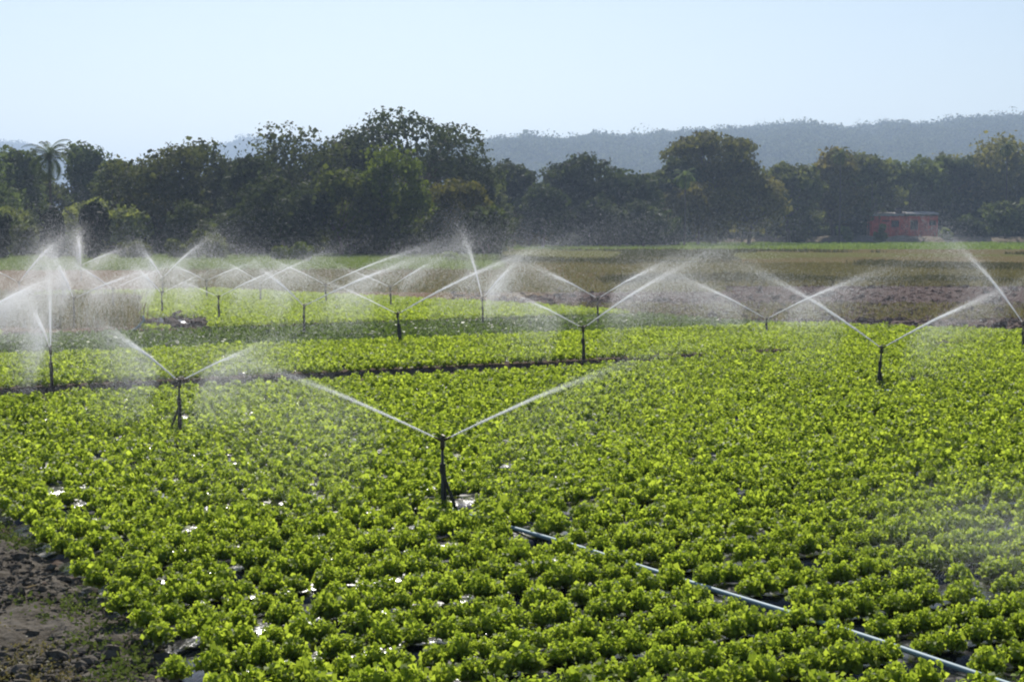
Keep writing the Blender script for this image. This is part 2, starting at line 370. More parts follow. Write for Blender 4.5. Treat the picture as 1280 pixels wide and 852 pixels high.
def make_tree(name, X, Y, H, W, style='round', col=(1, 1, 1), dens=1.0, leaf_s=.30, label=None, cat='tree', group=None, z=0, bare=None, lean=0.0):
    root = empty(name, (X, Y, z)); tag(root, label, cat, group)
    z0 = bare if bare is not None else {'round': .18, 'umbrella': .40, 'tall': .2, 'cone': .0, 'bush': .0}[style] * H
    nl = {'round': 34, 'umbrella': 52, 'tall': 30, 'cone': 26, 'bush': 14}[style]
    L, rad = ell_lobes(nl, W, H, z0, style, lean)
    # trunk and limbs
    mb = MB(); tr = max(.12, .022 * H)
    bx, by = rng.normal(0, .03 * H, 2)
    fork = max(.5, z0 + .12 * (H - z0)) if style != 'umbrella' else H * .38
    mb.tube([(0, 0, -.3), (bx * .3, by * .3, fork * .5), (bx, by, fork)], [tr * 1.3, tr, tr * .85], 7)
    for i in range(0, len(L), 2 if style == 'umbrella' else 4):
        p = L[i]; mid = (bx + p[0] * .45, by + p[1] * .45, fork + (p[2] - fork) * (.35 if style != 'umbrella' else .55))
        mb.tube([(bx, by, fork - .2), mid, tuple(p)], [tr * .55, tr * .35, tr * .12], 5)
    mb.build('trunk', M_bark, root)
    # leaves on lobe shells
    area = (rad ** 2); area = area / area.sum()
    n = int(dens * 7000 * min(1.6, (W * H / 200)) ** .5) if style != 'bush' else int(1600 * dens)
    idx = rng.choice(len(L), n, p=area)
    d = rng.normal(0, 1, (n, 3)); d[:, 2] += .35; d /= np.linalg.norm(d, axis=1, keepdims=True)
    sq = np.array([1, 1, {'cone': 1.0, 'umbrella': .55}.get(style, .72)])
    rr = rad[idx, None] * (rng.uniform(.0, 1, (n, 1)) ** .35 * 1.12) * (1 + .22 * fnoise(d[:, 0] * 4 + idx, d[:, 1] * 4 + d[:, 2] * 3, 11, 2)[:, None])
    P = L[idx] + d * sq * rr; P[:, 2] = np.maximum(P[:, 2], .1)
    nr = d + rng.normal(0, .55, (n, 3))
    V, F = leaf_quads(P, nr, leaf_s)
    o = add('crown', mesh_np('crown', V, F), M_tree, root); o.color = (*col, 1)
    return root
def T(name, px, ytop, wpx, d, style='round', col=(1, 1, 1), label=None, group=None, dens=1.0, cat='tree', z=0, bare=None, leaf_s=None, lean=0.0):
    X = (px - 640) * d / F_PX; H = CAM_H + (HOR - ytop) * d / F_PX - z
    return make_tree(name, X, d, H, wpx * d / F_PX, style, col, dens, leaf_s or (.0012 * d + .03), label, cat, group, z, bare, lean)
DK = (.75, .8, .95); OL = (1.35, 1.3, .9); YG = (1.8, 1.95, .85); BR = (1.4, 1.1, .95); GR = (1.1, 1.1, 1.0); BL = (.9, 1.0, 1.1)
G1 = 'trees of the treeline behind the fields'
trees = [
 ('tree', -30, 190, 110, 225, 'round', BL, 'tree half outside the left edge of the treeline'),
 ('tree', 22, 184, 70, 250, 'round', BL, 'small grey green tree left of the palm'),
 ('tree', 112, 186, 62, 262, 'round', BL, 'slim hazy tree just right of the palm'),
 ('tree', 150, 196, 70, 235, 'round', GR, 'low round tree between the palm and the wide brownish tree'),
 ('tree', 205, 177, 130, 222, 'round', (1.2, 1.1, .9), 'wide brownish green tree right of the palm, left of a dip in the skyline'),
 ('tree', 262, 186, 92, 232, 'round', GR, 'dark tree on the left side of the skyline dip before the tallest dark trees'),
 ('tree', 312, 200, 80, 216, 'round', DK, 'dark lower tree in the skyline dip beside the big domed tree'),
 ('tree', 380, 152, 140, 232, 'round', (1.0, 1.0, .9), 'big dark domed tree left of the spreading flat topped tree'),
 ('tree', 440, 168, 90, 240, 'round', DK, 'dark tree between the big dome and the spreading flat topped tree'),
 ('umbrella_tree', 528, 139, 212, 236, 'umbrella', DK, 'tall spreading tree with flat open layered crown, highest in the treeline'),
 ('tree', 355, 222, 110, 200, 'round', DK, 'dense dark tree at the front edge below the big dome'),
 ('tree', 492, 188, 100, 205, 'round', YG, 'tree with sunlit yellow green top below the spreading flat topped tree'),
 ('tree', 428, 215, 88, 202, 'round', (1.5, 1.5, .9), 'olive lit tree left of the yellow green topped tree'),
 ('tree', 575, 222, 78, 212, 'round', (1.9, 1.5, .8), 'yellowish tree with brown leaves at the corner of the dark wood'),
 ('tree', 612, 258, 40, 208, 'tall', YG, 'narrow yellow green small tree at the right corner of the dark wood'),
 ('tree', 590, 195, 60, 250, 'round', DK, 'dark tree under the right arm of the spreading flat topped tree'),
 ('tree', 640, 205, 70, 300, 'round', DK, 'dark tree right behind the corner of the dark wood'),
 ('tree', 678, 232, 62, 290, 'round', BL, 'low grey green tree in the middle of the treeline'),
 ('tree', 725, 190, 98, 315, 'round', DK, 'dark flat shouldered tree in the middle, under the hill ridge'),
 ('tree', 785, 212, 82, 320, 'round', (1, 1.1, .95), 'mid green tree left of the round umbrella tree'),
 ('umbrella_tree', 892, 160, 128, 345, 'umbrella', (1.0, .9, .85), 'rounded umbrella shaped tree standing out against the hill'),
 ('tree', 838, 196, 60, 335, 'round', DK, 'dark tree touching the left side of the round umbrella tree'),
 ('tree', 872, 224, 96, 330, 'round', BR, 'brownish tree in front of the round umbrella tree'),
 ('tree', 935, 218, 90, 338, 'round', (1.5, 1.2, 1.05), 'grey brown tree right in front of the round umbrella tree'),
 ('tree', 985, 196, 78, 372, 'round', GR, 'dull green tree right of the round umbrella tree'),
 ('tree', 1040, 192, 70, 390, 'tall', BR, 'brownish upright tree between the umbrella tree and the red shed'),
 ('tree', 1085, 194, 80, 398, 'tall', GR, 'grey green tree rising behind the left end of the red shed'),
 ('tree', 1140, 198, 90, 412, 'round', (1.1, 1.2, 1.1), 'grey green tree rising behind the right end of the red shed'),
 ('tree', 1185, 190, 70, 420, 'tall', BL, 'dark hazy tree just right of the red shed'),
 ('tree', 1232, 178, 128, 424, 'round', (1.7, 1.45, 1.25), 'large pale brownish dome tree near the right edge'),
 ('tree', 1300, 186, 100, 420, 'round', (1.4, 1.3, 1.1), 'pale tree cut by the right edge of the photo'),
]
for nm, px, yt, wp, d, st, col, lab in trees:
    wp *= 1.08; q = 1.3 if px < 170 else (1.3 if px > 830 else .78); col = (col[0] * q * (1.08 if px > 830 else 1), col[1] * q, col[2] * q)  # crowns at the left end lightened: haze painted into their colour
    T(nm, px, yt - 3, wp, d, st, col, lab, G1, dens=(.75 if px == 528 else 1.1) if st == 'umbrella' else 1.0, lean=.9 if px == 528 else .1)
# second line and lower front line, each placed by the tree it stands behind or below
LM = {-30: 'tree cut by the left edge', 22: 'small grey green tree', 112: 'slim hazy tree', 150: 'low round tree', 205: 'wide brownish green tree', 262: 'dark tree left of the dip',
      312: 'dark tree in the dip', 380: 'big dark dome', 440: 'tree between dome and flat topped tree', 528: 'spreading flat topped tree', 355: 'front tree under the dome', 492: 'yellow green topped tree',
      428: 'olive lit tree', 575: 'yellowish brown tree', 612: 'narrow yellow green tree', 590: 'right arm of the flat topped tree', 640: 'first tree past the dark wood', 678: 'low grey green middle tree',
      725: 'flat shouldered middle tree', 785: 'mid green tree', 892: 'round umbrella tree', 838: 'left side of the umbrella tree', 872: 'brownish front tree', 935: 'grey brown tree', 985: 'dull green tree',
      1040: 'brownish upright tree', 1085: 'left end of the red shed', 1140: 'right end of the red shed', 1185: 'hazy tree right of the shed', 1232: 'large pale dome tree', 1300: 'pale tree at the right edge'}
def landmark(px, free):
    k = min(free, key=lambda q: abs(q - px)); free.remove(k); return LM[k]
free = list(LM)
CN = {DK: 'dark', GR: 'dull green', BL: 'grey green', BR: 'brownish', (1.4, 1.3, 1.1): 'pale'}
for k in range(26):
    px = -60 + k * 54 + random.uniform(-12, 12)
    d = 255 if px < 620 else 430
    sky_y = np.interp(px, [0, 60, 110, 160, 280, 300, 340, 560, 600, 660, 800, 950, 1100, 1280], [200, 205, 205, 205, 205, 210, 195, 190, 215, 225, 222, 210, 210, 200])
    c = random.choice([DK, GR, BL])
    T('tree', px, sky_y + random.uniform(-2, 12), 84, d + random.uniform(0, 20), 'round', c,
      'half hidden ' + CN[c] + ' tree, second line, behind the ' + landmark(px, free), 'half hidden trees behind the front trees', dens=.7)
free = list(LM)
for k in range(30):
    px = -30 + k * 46 + random.uniform(-10, 10)
    d = 205 if px < 620 else (300 if px < 830 else 375)
    zz = 1.2 if px > 1010 and d > 350 else 0
    if 1005 < px < 1240: d = 414; zz = 1.4
    c = random.choice([DK, DK, GR, BR] if px < 830 else [BL, GR, BR, (1.4, 1.3, 1.1)])
    if px < 170: c = (1.4, 1.3, 1.1)  # pale, raised tint at the left: haze put into the crown colour
    qq = 2.2 if px < 170 else 1
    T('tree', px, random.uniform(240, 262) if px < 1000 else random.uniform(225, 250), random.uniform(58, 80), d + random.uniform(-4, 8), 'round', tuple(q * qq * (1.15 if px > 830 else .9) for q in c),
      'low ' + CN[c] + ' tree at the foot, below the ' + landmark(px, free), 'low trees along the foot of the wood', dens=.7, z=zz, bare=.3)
# shrubs
sh = [('shrub', 68, 258, 36, 178, 'cone', (.3, .35, .6), 'dark pointed vine covered bush below the palm'),
      ('shrub', 117, 238, 44, 182, 'cone', (.3, .35, .6), 'dark tall blunt topped vine covered bush right of the pointed one'),
      ('shrub', -2, 262, 34, 180, 'cone', (.5, .55, .8), 'dark bush cut by the left edge below the treeline'),
      ('shrub', 372, 303, 40, 172, 'bush', YG, 'bright leafy bush low in front of the dark trees'),
      ('shrub', 350, 308, 24, 174, 'bush', (1.8, 1.9, .8), 'smaller bright bush just left of the bright leafy bush'),
      ('shrub', 262, 287, 60, 182, 'bush', OL, 'olive shrub in front of the dark trees, left of the bright bush'),
      ('shrub', 170, 300, 44, 184, 'bush', OL, 'olive shrub right of the two dark vine covered bushes'),
      ('shrub', 225, 300, 40, 184, 'bush', (1.5, 1.5, .9), 'low olive shrub beside the larger olive shrub'),
      ('shrub', 560, 316, 34, 186, 'bush', (2.4, 2.6, 1.0), 'low pale green mound of leaves at the foot of the dark wood'),
      ('shrub', 96, 285, 40, 190, 'bush', OL, 'olive bush filling the gap between the two dark vine covered bushes'),
      ('shrub', 30, 275, 46, 196, 'bush', OL, 'olive bush left of the dark pointed bush'),
      ('shrub', 712, 292, 38, 298, 'bush', (1.2, 1.3, 1.1), 'grey green bush at the foot of the middle treeline'),
      ('shrub', 1100, 281, 18, 380, 'bush', (1.7, 1.8, 1.2), 'small pale bush in front of the left end of the red shed'),
      ('shrub', 1183, 284, 16, 384, 'bush', (2.0, 2.1, 1.0), 'small bright bush at the right end of the red shed'),
      ('shrub', 1055, 282, 20, 384, 'bush', (2.0, 2.2, .9), 'green bush on the bank left of the red shed')]
for nm, px, yt, wp, d, st, col, lab in sh:
    T(nm, px, yt, wp, d, st, col, lab, 'bushes in front of the treeline', cat='bush', dens=1.6 if st == 'cone' else 1.0, leaf_s=.3 if st == 'cone' else None, lean=1.0 if px == 68 else 0.0)
# undergrowth closing the foot of the wood
def undergrowth():
    P = []
    for x0, x1, d, h, n in ((-120, 625, 212, 5.5, 26000), (600, 850, 318, 6, 14000), (830, 1082, 392, 7, 14000), (1182, 1450, 392, 7, 14000), (-120, 640, 262, 8, 12000), (640, 1450, 440, 9, 18000)):
        px = rng.uniform(x0, x1, n); y = d + rng.uniform(-3, 5, n) + 2 * np.sin(px * .05); 
        hh = h * (.75 + .25 * np.sin(px * .09) * np.sin(px * .031 + 1))
        P.append(np.stack([(px - 640) * y / F_PX, y, rng.uniform(0, 1, n) ** .8 * hh], 1))
    P = np.concatenate(P); nr = rng.normal(0, 1, P.shape) + np.array([0, -.6, .4])
    o = leaves_np('undergrowth', P, nr, .42, M_tree, None, 'dark tangled undergrowth between the trunks of the treeline', 'undergrowth'); o.color = (.8, .85, 1, 1)
undergrowth()
# palms
def palm(px, ytop, d, label, nf=26, L=3.6, col=(1, 1, 1)):
    X = (px - 640) * d / F_PX; H = CAM_H + (HOR - ytop) * d / F_PX
    root = empty('palm_tree', (X, d, 0)); tag(root, label, 'palm tree', 'palms in the treeline')
    hc = H - L * .45
    MB().tube([(0, 0, -.2), (.15, 0, hc * .5), (.05, 0, hc)], [.26, .2, .17], 8).build('trunk', M_bark, root)
    for k in range(nf):
        a = k * 2.399 + rng.uniform(-.2, .2); el = R(84 - 120 * k / nf)
        pts = []; p = np.array([0, 0, hc]); e = el
        for s in range(9):
            pts.append(p.copy()); p = p + L / 8 * np.array([math.cos(a) * math.cos(e), math.sin(a) * math.cos(e), math.sin(e)]); e -= R(14 + 6 * (k / nf))
        pos = []; V = []; F = []
        for s in range(1, 9):
            for q in range(3):
                c = pts[s - 1] + (pts[s] - pts[s - 1]) * q / 3
                for sg in (-1, 1):
                    side = np.array([-math.sin(a), math.cos(a), 0]) * sg
                    t = (pts[s] - pts[s - 1]) / np.linalg.norm(pts[s] - pts[s - 1])
                    ll = .75 * math.sin(math.pi * (s + q / 3) / 9.6) + .12
                    tip = c + side * ll * .75 + t * ll * .35 + np.array([0, 0, -.45 * ll])
                    i = len(V); V += [c - t * .07, c + t * .07, tip]; F.append((i, i + 1, i + 2))
        o = add('frond', mesh_np('frond', np.array(V), np.array(F)), M_tree, root); o.color = (*col, 1)
palm(64, 178, 215, 'palm with drooping fronds standing above the treeline on the left', 34, 4.4, (.9, 1, 1))
palm(1048, 186, 375, 'small palm head showing above the brownish trees left of the red shed', 20, 3.2, (1, 1.1, 1))
palm(1255, 176, 395, 'dark palm head in front of the pale dome tree at the right edge', 20, 3.4, (.8, .9, 1))
palm(855, 212, 310, 'pale palm head showing left of the round umbrella tree', 20, 3.2, (1.2, 1.4, 1.1))

# ------------------------------------------------------------------ red shed
M_redwall = plain('red_boards', (.50, .075, .05), .85, var=.45, scale=.9)
M_redframe = plain('red_post', (.60, .08, .05), .8)
M_roofw = plain('pale_sheet_roof', (.38, .36, .36), .95, var=.25, scale=.6)
M_shade_tank = plain('painted_shade_and_tank', (.035, .03, .04), .9)  # near-black stands in for shade inside the shed; also colours the tank
def shed():
    d = 396; z = 1.42; x0 = (1088 - 640) * d / F_PX; W = 83 * d / F_PX; H = 4.9
    root = empty('red_shed', (x0, d, z)); tag(root, 'long dark red open sided shed with pale roof edge in front of the trees', 'shed')
    MB().box((W / 2, 1.6, H / 2), (W - .6, .2, H - .2)).build('back_wall', M_shade_tank, root)  # wall coloured near-black so the open bays look shaded
    for wx in (.12, W - .12): MB().box((wx, 2.3, H / 2), (.24, 4.2, H)).build('side_wall', M_redwall, root)
    bays = 7; bw = W / bays
    for k in range(bays + 1):
        MB().box((max(.2, min(W - .2, k * bw)), .05, H / 2), (.38, .3, H)).build('post', M_redframe, root)
    for k in range(bays):
        hk = [4.6, 3.6, 2.2, 4.0, 1.6, 3.8, 2.6][k]
        MB().box((k * bw + bw / 2, .1, hk / 2), (bw - .4, .12, hk)).build('panel', M_redwall, root)
        MB().box((k * bw + bw / 2, .12, H - .55), (bw - .4, .14, 1.0)).build('fascia', M_redwall, root)
    for (a, b, zz) in ((-.1, W * .49, H), (W * .5, W + .1, H + .25)):
        V = []; F = []; n = 44
        for i in range(n + 1):
            x = a + (b - a) * i / n; r = .09 * math.sin(i * 1.9) + .05 * math.sin(i * .7)
            V += [(x, -.5, zz + .05 + r), (x, 5, zz + .55 + r), (x, -.5, zz + .35 + r), (x, 5, zz + .85 + r)]
        for i in range(n):
            p = i * 4; F += [(p, p + 1, p + 5, p + 4), (p + 2, p + 6, p + 7, p + 3), (p, p + 4, p + 6, p + 2), (p + 1, p + 3, p + 7, p + 5)]
        me = bpy.data.meshes.new('roof'); me.from_pydata(V, [], F); add('roof', me, M_roofw, root)
    MB().box((W * .445, 2.5, H + 1.3), (1.2, 1.2, 1.1)).tube([(W * .445, 2.5, H + .4), (W * .445, 2.5, H + 2.0)], [.9, .45], 8).build('water_tank', M_shade_tank, root)
shed()

# ------------------------------------------------------------------ lettuce
def lettuce_np(nl, ntt, ns, seed, size=1.0, nf=0, fs=.035):
    r = np.random.default_rng(seed); V = []; F = []; n0 = 0
    for k in range(nl):
        q = k / max(1, nl - 1)                         # 0 outer .. 1 inner
        a = k * 2.399 + r.uniform(-.25, .25)
        e0 = R(34 + 48 * q + r.uniform(-9, 9)); curl = R(52 - 34 * q + r.uniform(-12, 14))
        L = (.195 - .05 * q) * r.uniform(.8, 1.1); Wd = .055 - .010 * q * r.uniform(.8, 1.2)
        ph = r.uniform(0, 6.28, 3)
        ts = np.linspace(0, 1, ntt); ss = np.linspace(-1, 1, ns)
        rr = .012; zz = .015; pr = []; 
        for i, t in enumerate(ts):
            e = e0 - curl * t * t
            if i: rr += L / (ntt - 1) * math.cos(e); zz += L / (ntt - 1) * math.sin(e)
            pr.append((rr, zz, e))
        for i, t in enumerate(ts):
            wd = Wd * (.3 + 1.0 * t ** .8) * (1 if t < .75 else math.sqrt(max(.2, 1 - ((t - .75) / .36) ** 2)))
            for s in ss:
                ruf = (.024 * math.sin(ph[0] + 6 * s + 5 * t) + .020 * math.sin(ph[1] + 13 * s - 9 * t) + r.uniform(-.010, .010)) * t ** .7 * (.35 + abs(s))
                R_, Z_, e = pr[i]
                back = -.05 * abs(s) ** 2 * t * t                      # rounded outline
                up = .028 * s * s * (1 - .3 * t) + ruf
                rad = R_ + back * math.cos(e) - up * math.sin(e); z = Z_ + back * math.sin(e) + up * math.cos(e)
                lat = s * wd
                V.append((rad * math.cos(a) - lat * math.sin(a), rad * math.sin(a) + lat * math.cos(a), z))
        for i in range(ntt - 1):
            for j in range(ns - 1):
                p = n0 + i * ns + j; F.append((p, p + 1, p + ns + 1, p + ns))
        n0 += ntt * ns
    V = np.array(V); F = np.array(F)
    if nf:      # curled frills of the leaf margins
        c = r.uniform(.30, 1, nf); th = r.uniform(0, 6.283, nf); sr = np.sqrt(1 - c * c)
        d = np.stack([sr * np.cos(th), sr * np.sin(th), c], 1)
        lump = 1 + .16 * np.sin(3 * th + seed) * sr + .12 * np.sin(5 * th + 2 * seed)
        P = d * np.array([.158, .158, .205]) * (lump * r.uniform(.72, 1.06, nf))[:, None] + np.array([0, 0, .035])
        nr = d * .7 + r.normal(0, .75, (nf, 3)); nr /= np.linalg.norm(nr, axis=1, keepdims=True)
        t = np.cross(nr, r.normal(0, 1, (nf, 3))); t /= np.linalg.norm(t, axis=1, keepdims=True); b = np.cross(nr, t)
        sz = (fs * np.exp(r.normal(0, .3, nf)))[:, None]
        k = nr * sz * r.uniform(-.35, .35, (nf, 1))
        Q = np.stack([P - t * sz * .6, P - b * sz * .5 + k, P + t * sz * .6, P + b * sz * .5 + k], 1).reshape(-1, 3)
        F = np.concatenate([F, np.arange(4 * nf).reshape(-1, 4) + len(V)]); V = np.concatenate([V, Q])
    V = V * size; V[:, 2] = np.maximum(V[:, 2], .004); return V, F
LOD = [[lettuce_np(30, 6, 6, 100 + s, .9, 240, .034) for s in range(8)],
       [lettuce_np(18, 4, 5, 200 + s, .9, 140, .042) for s in range(8)],
       [lettuce_np(10, 3, 3, 300 + s, .9, 62, .056) for s in range(8)],
       [lettuce_np(5, 3, 3, 400 + s, .9, 34, .062) for s in range(6)]]
A_line = uv(*ground_at(553, 640))[0]      # the two pipe lines run at constant u
B_line = uv(*ground_at(1100, 490))[0]
PA = (ground_at(1195, 833, .198), ground_at(560, 634, .198)); PB = (ground_at(1278, 513, .198), ground_at(1104, 487, .198))
def near_pipe(X, Y):
    for (p, q), wd in ((PA, .085), (PB, .04)):
        L = math.dist(p, q); tx, ty = (q[0] - p[0]) / L, (q[1] - p[1]) / L
        c = (X - p[0]) * ty - (Y - p[1]) * tx
        if (-wd < c < wd or (-wd - .22 < c < 0 and math.sin(Y * 3.7 + X) > .85)) and -4 < (X - p[0]) * tx + (Y - p[1]) * ty < L: return True
    return False
pos = []
for j in range(-1, 78):
    vb = j * 1.25 + .3
    if 45.6 < vb < 55.6: continue
    if vb > 88: continue
    for row in ((-.28, .28) if vb < 45 else (-.31, 0, .31)):
        v = vb + row
        us = np.arange(edge_u(v) + rng.uniform(0, .25), 66, .265 if vb < 45 else .28)
        us = us + rng.normal(0, .035, len(us)); vv = v + rng.normal(0, .02, len(us))
        for u, v_ in zip(us, vv):
            X, Y = xy(u, v_)
            if near_pipe(X, Y): continue
            if 34.9 < v_ < 37.0 and (u < 26 or (35.4 < v_ and math.sin(u * 1.9) + math.sin(u * .7) > .1 + (u - 26) * .08)): continue
            if Y < 9: continue
            px, py = to_px(X, Y, .1)
            if px < -70 or px > 1350 or py > 910: continue
            if py < far_y(px) + 2: continue
            if px < 178 and 370 < py < 420: continue
            if 170 <= px < 262 and 400 < py < 413: continue
            pos.append((X, Y, px, py))
pos = np.array(pos)
for hx, hy in ((553, 640), (224, 535), (1100, 490)):
    gx, gy = ground_at(hx, hy); pos = pos[~((np.abs(pos[:, 0] - gx) < .30) & (pos[:, 1] - gy < .15) & (pos[:, 1] - gy > -.75))]
# gaps: missing plants, more of them near the front
g = fnoise(pos[:, 0] * 1.5, pos[:, 1] * 1.5, 21, 3) + rng.normal(0, .5, len(pos))
keep = (rng.uniform(0, 1, len(pos)) > np.where(pos[:, 1] < 24, .035, .02)) & (g < 2.4)
pos = pos[keep]
dist = np.hypot(pos[:, 0], pos[:, 1]); order = np.argsort(dist); pos = pos[order]; dist = dist[order]
inframe = (pos[:, 2] > -5) & (pos[:, 2] < 1285) & (pos[:, 3] < 862)
ind = np.where(inframe)[0][:300]; is_ind = np.zeros(len(pos), bool); is_ind[ind] = True
print('lettuces', len(pos), 'nearest dist', dist[0], 'ind to', dist[ind[-1]])
lm = [mesh_np('lettuce', V, F, True) for V, F in LOD[0]]
for m_ in lm: m_.materials.append(M_lett)
bed_z = .14
for i in ind:
    o = add('lettuce', lm[random.randrange(8)], None, None, (pos[i, 0], pos[i, 1], bed_z))
    s = random.uniform(.88, 1.16); o.scale = (s, s, s * random.uniform(.92, 1.15)); o.rotation_euler = (random.uniform(-.12, .12), random.uniform(-.12, .12), random.uniform(0, 6.28))
    tag(o, 'curly light green lettuce in the nearest beds of the field', 'lettuce', 'lettuces in the nearest beds')
def scatter(variants, P, zb, smin, smax, tilt=.12, zs=(.92, 1.15)):
    VV = []; FF = []; n0 = 0; vi = rng.integers(0, len(variants), len(P))
    for k, (V, F) in enumerate(variants):
        Q = P[vi == k]; n = len(Q)
        if not n: continue
        a = rng.uniform(0, 2 * np.pi, n); s = rng.uniform(smin, smax, n); sz = s * rng.uniform(zs[0], zs[1], n)
        ca, sa = np.cos(a), np.sin(a)
        x = V[None, :, 0] * s[:, None]; y = V[None, :, 1] * s[:, None]; z = V[None, :, 2] * sz[:, None]
        tx = rng.normal(0, tilt, (n, 1)); ty = rng.normal(0, tilt, (n, 1))
        W = np.stack([x * ca[:, None] - y * sa[:, None] + Q[:, 0:1], x * sa[:, None] + y * ca[:, None] + Q[:, 1:2], z + x * tx + y * ty + (zb if np.isscalar(zb) else zb)], 2)
        VV.append(W.reshape(-1, 3)); FF.append((F[None] + (np.arange(n) * len(V))[:, None, None] + n0).reshape(-1, F.shape[1])); n0 += n * len(V)
    return np.concatenate(VV), np.concatenate(FF)
rest = ~is_ind
parts = []; n0 = 0
for lo, hi, lod in ((0, 24, 1), (24, 46, 2), (46, 400, 3)):
    sel = rest & (dist >= lo) & (dist < hi)
    V, F = scatter(LOD[lod], pos[sel], bed_z, .88, 1.16)
    parts.append((V, F + n0)); n0 += len(V)
me = mesh_np('lettuce_crop', np.concatenate([p[0] for p in parts]), np.concatenate([p[1] for p in parts]), True)
tag(add('lettuce_crop', me, M_lett), 'light green lettuces filling the rest of the field in long beds', 'lettuce crop', kind='stuff')

# darker herb crop strip
hp = []
for v in np.arange(45.4, 55.8, .22):
    us = np.arange(4.9, 66, .2) + rng.uniform(-.05, .05)
    for u in us:
        X, Y = xy(u + random.uniform(-.05, .05), v + random.uniform(-.04, .04)); px, py = to_px(X, Y, .05)
        if -60 < px < 1340 and py > far_y(px) + 1.0: hp.append((X, Y))
hp = np.array(hp); q = 7
P = np.repeat(hp, q, 0) + rng.normal(0, .07, (len(hp) * q, 2)); z = rng.uniform(.03, .24, (len(P), 1))
V, F = leaf_quads(np.hstack([P, z]), rng.normal(0, 1, (len(P), 3)) + np.array([0, 0, .6]), .06)
tag(add('herb_crop', mesh_np('herb_crop', V, F), M_herb), 'low dark green crop in a smooth strip across the lettuce field', 'crop', kind='stuff')

# ------------------------------------------------------------------ soil clods, weeds and grass (stuff)
def clods(name, P, r0, mat, label, zb=0.0):
    ico = []; ph = (1 + 5 ** .5) / 2
    Vb = np.array([(-1, ph, 0), (1, ph, 0), (-1, -ph, 0), (1, -ph, 0), (0, -1, ph), (0, 1, ph), (0, -1, -ph), (0, 1, -ph), (ph, 0, -1), (ph, 0, 1), (-ph, 0, -1), (-ph, 0, 1)]) / 1.9
    Fb = np.array([(0, 11, 5), (0, 5, 1), (0, 1, 7), (0, 7, 10), (0, 10, 11), (1, 5, 9), (5, 11, 4), (11, 10, 2), (10, 7, 6), (7, 1, 8), (3, 9, 4), (3, 4, 2), (3, 2, 6), (3, 6, 8), (3, 8, 9), (4, 9, 5), (2, 4, 11), (6, 2, 10), (8, 6, 7), (9, 8, 1)])
    n = len(P); s = r0 * np.exp(rng.normal(0, .5, n))[:, None, None]
    V = Vb[None] * s * rng.uniform(.6, 1.3, (n, 12, 1)) * np.array([1, 1, .65]) * rng.uniform(.7, 1.3, (n, 1, 3))
    V = V + np.hstack([P, np.full((n, 1), zb)])[:, None, :]
    F = (Fb[None] + (np.arange(n) * 12)[:, None, None]).reshape(-1, 3)
    tag(add(name, mesh_np(name, V.reshape(-1, 3), F), mat), label, 'soil', kind='stuff')
def band(n, x0, x1, y0, y1):
    px = rng.uniform(x0, x1, n); py = rng.uniform(y0, y1, n)
    cp, sp = math.cos(PITCH), math.sin(PITCH); b = 426 - py
    dy = F_PX * cp + b * sp; dz = -F_PX * sp + b * cp; t = -CAM_H / dz
    return np.stack([(px - 640) * t, dy * t], 1)
n = 15000; u = rng.uniform(0.0, 4.9, n); v = rng.uniform(7, 32, n); P = np.stack(xy(u, v), 1)
clods('soil_clods', P, .026, M_path, 'loose lumps of earth on the bare path beside the field', .052)
n = 9000; P = band(n, -40, 1500, 357, 412); px_, py_ = to_px(P[:, 0], P[:, 1]); P = P[(py_ < far_y(px_) - 1) & (px_ > 560)]
clods('ploughed_clods', P, .09, M_plough_dark, 'brown clods in the ploughed ground behind the lettuce field')
def blades(P, h, w_, lean=.5, per=8, spread=.08):
    B = np.repeat(P, per, 0); n = len(B); B = B + rng.normal(0, spread, (n, 2))
    a = rng.uniform(0, 2 * np.pi, n); hh = h * rng.uniform(.4, 1.2, n); l = hh * rng.uniform(.1, 1, n) * lean
    b = rng.uniform(0, 2 * np.pi, n); ww = w_ * rng.uniform(.6, 1.4, n)
    base = np.hstack([B, np.zeros((n, 1))])
    s = np.stack([np.cos(b) * ww, np.sin(b) * ww, np.zeros(n)], 1); tip = base + np.stack([np.cos(a) * l, np.sin(a) * l, hh], 1)
    mid = base + np.stack([np.cos(a) * l * .35, np.sin(a) * l * .35, hh * .6], 1)
    V = np.stack([base - s, base + s, mid + s * .9, mid - s * .9, mid + s * .9, tip + s * .1, tip - s * .1, mid - s * .9], 1).reshape(-1, 3)
    return V, np.arange(len(V)).reshape(-1, 4)
def grass(name, P, h, w_, mat, label, per=8, spread=.08, lean=.6, cat='grass'):
    V, F = blades(P, h, w_, lean, per, spread); tag(add(name, mesh_np(name, V, F), mat), label, cat, kind='stuff')
def lowweeds(name, P, h, size, mat, label, per=30, spread=.09):
    B = np.repeat(P, per, 0) + rng.normal(0, spread, (len(P) * per, 2)); z = .02 + np.abs(rng.normal(0, h, (len(B), 1)))
    V, F = leaf_quads(np.hstack([B, z]), rng.normal(0, 1, (len(B), 3)) + np.array([0, -.3, .5]), size, .28, .6)
    tag(add(name, mesh_np(name, V, F), mat), label, 'weeds', kind='stuff')
n = 4200; u = rng.uniform(0, 4.2, n); v = rng.uniform(6, 32, n); P = np.stack(xy(u, v), 1)
P = P[(fnoise(P[:, 0] * 1.3, P[:, 1] * 1.3, 31, 3) * .6 + (3.55 - u) * 1.2 + np.clip((15.5 - v) * .35, -2, 1) > .15)]
lowweeds('path_weeds', P, .035, .022, M_weed, 'sparse brown and olive weeds at the near left corner beside the dirt path')
grass('path_grass', P[::3], .08, .004, M_weed, 'thin dry grass blades at the near left corner', 20, .12)
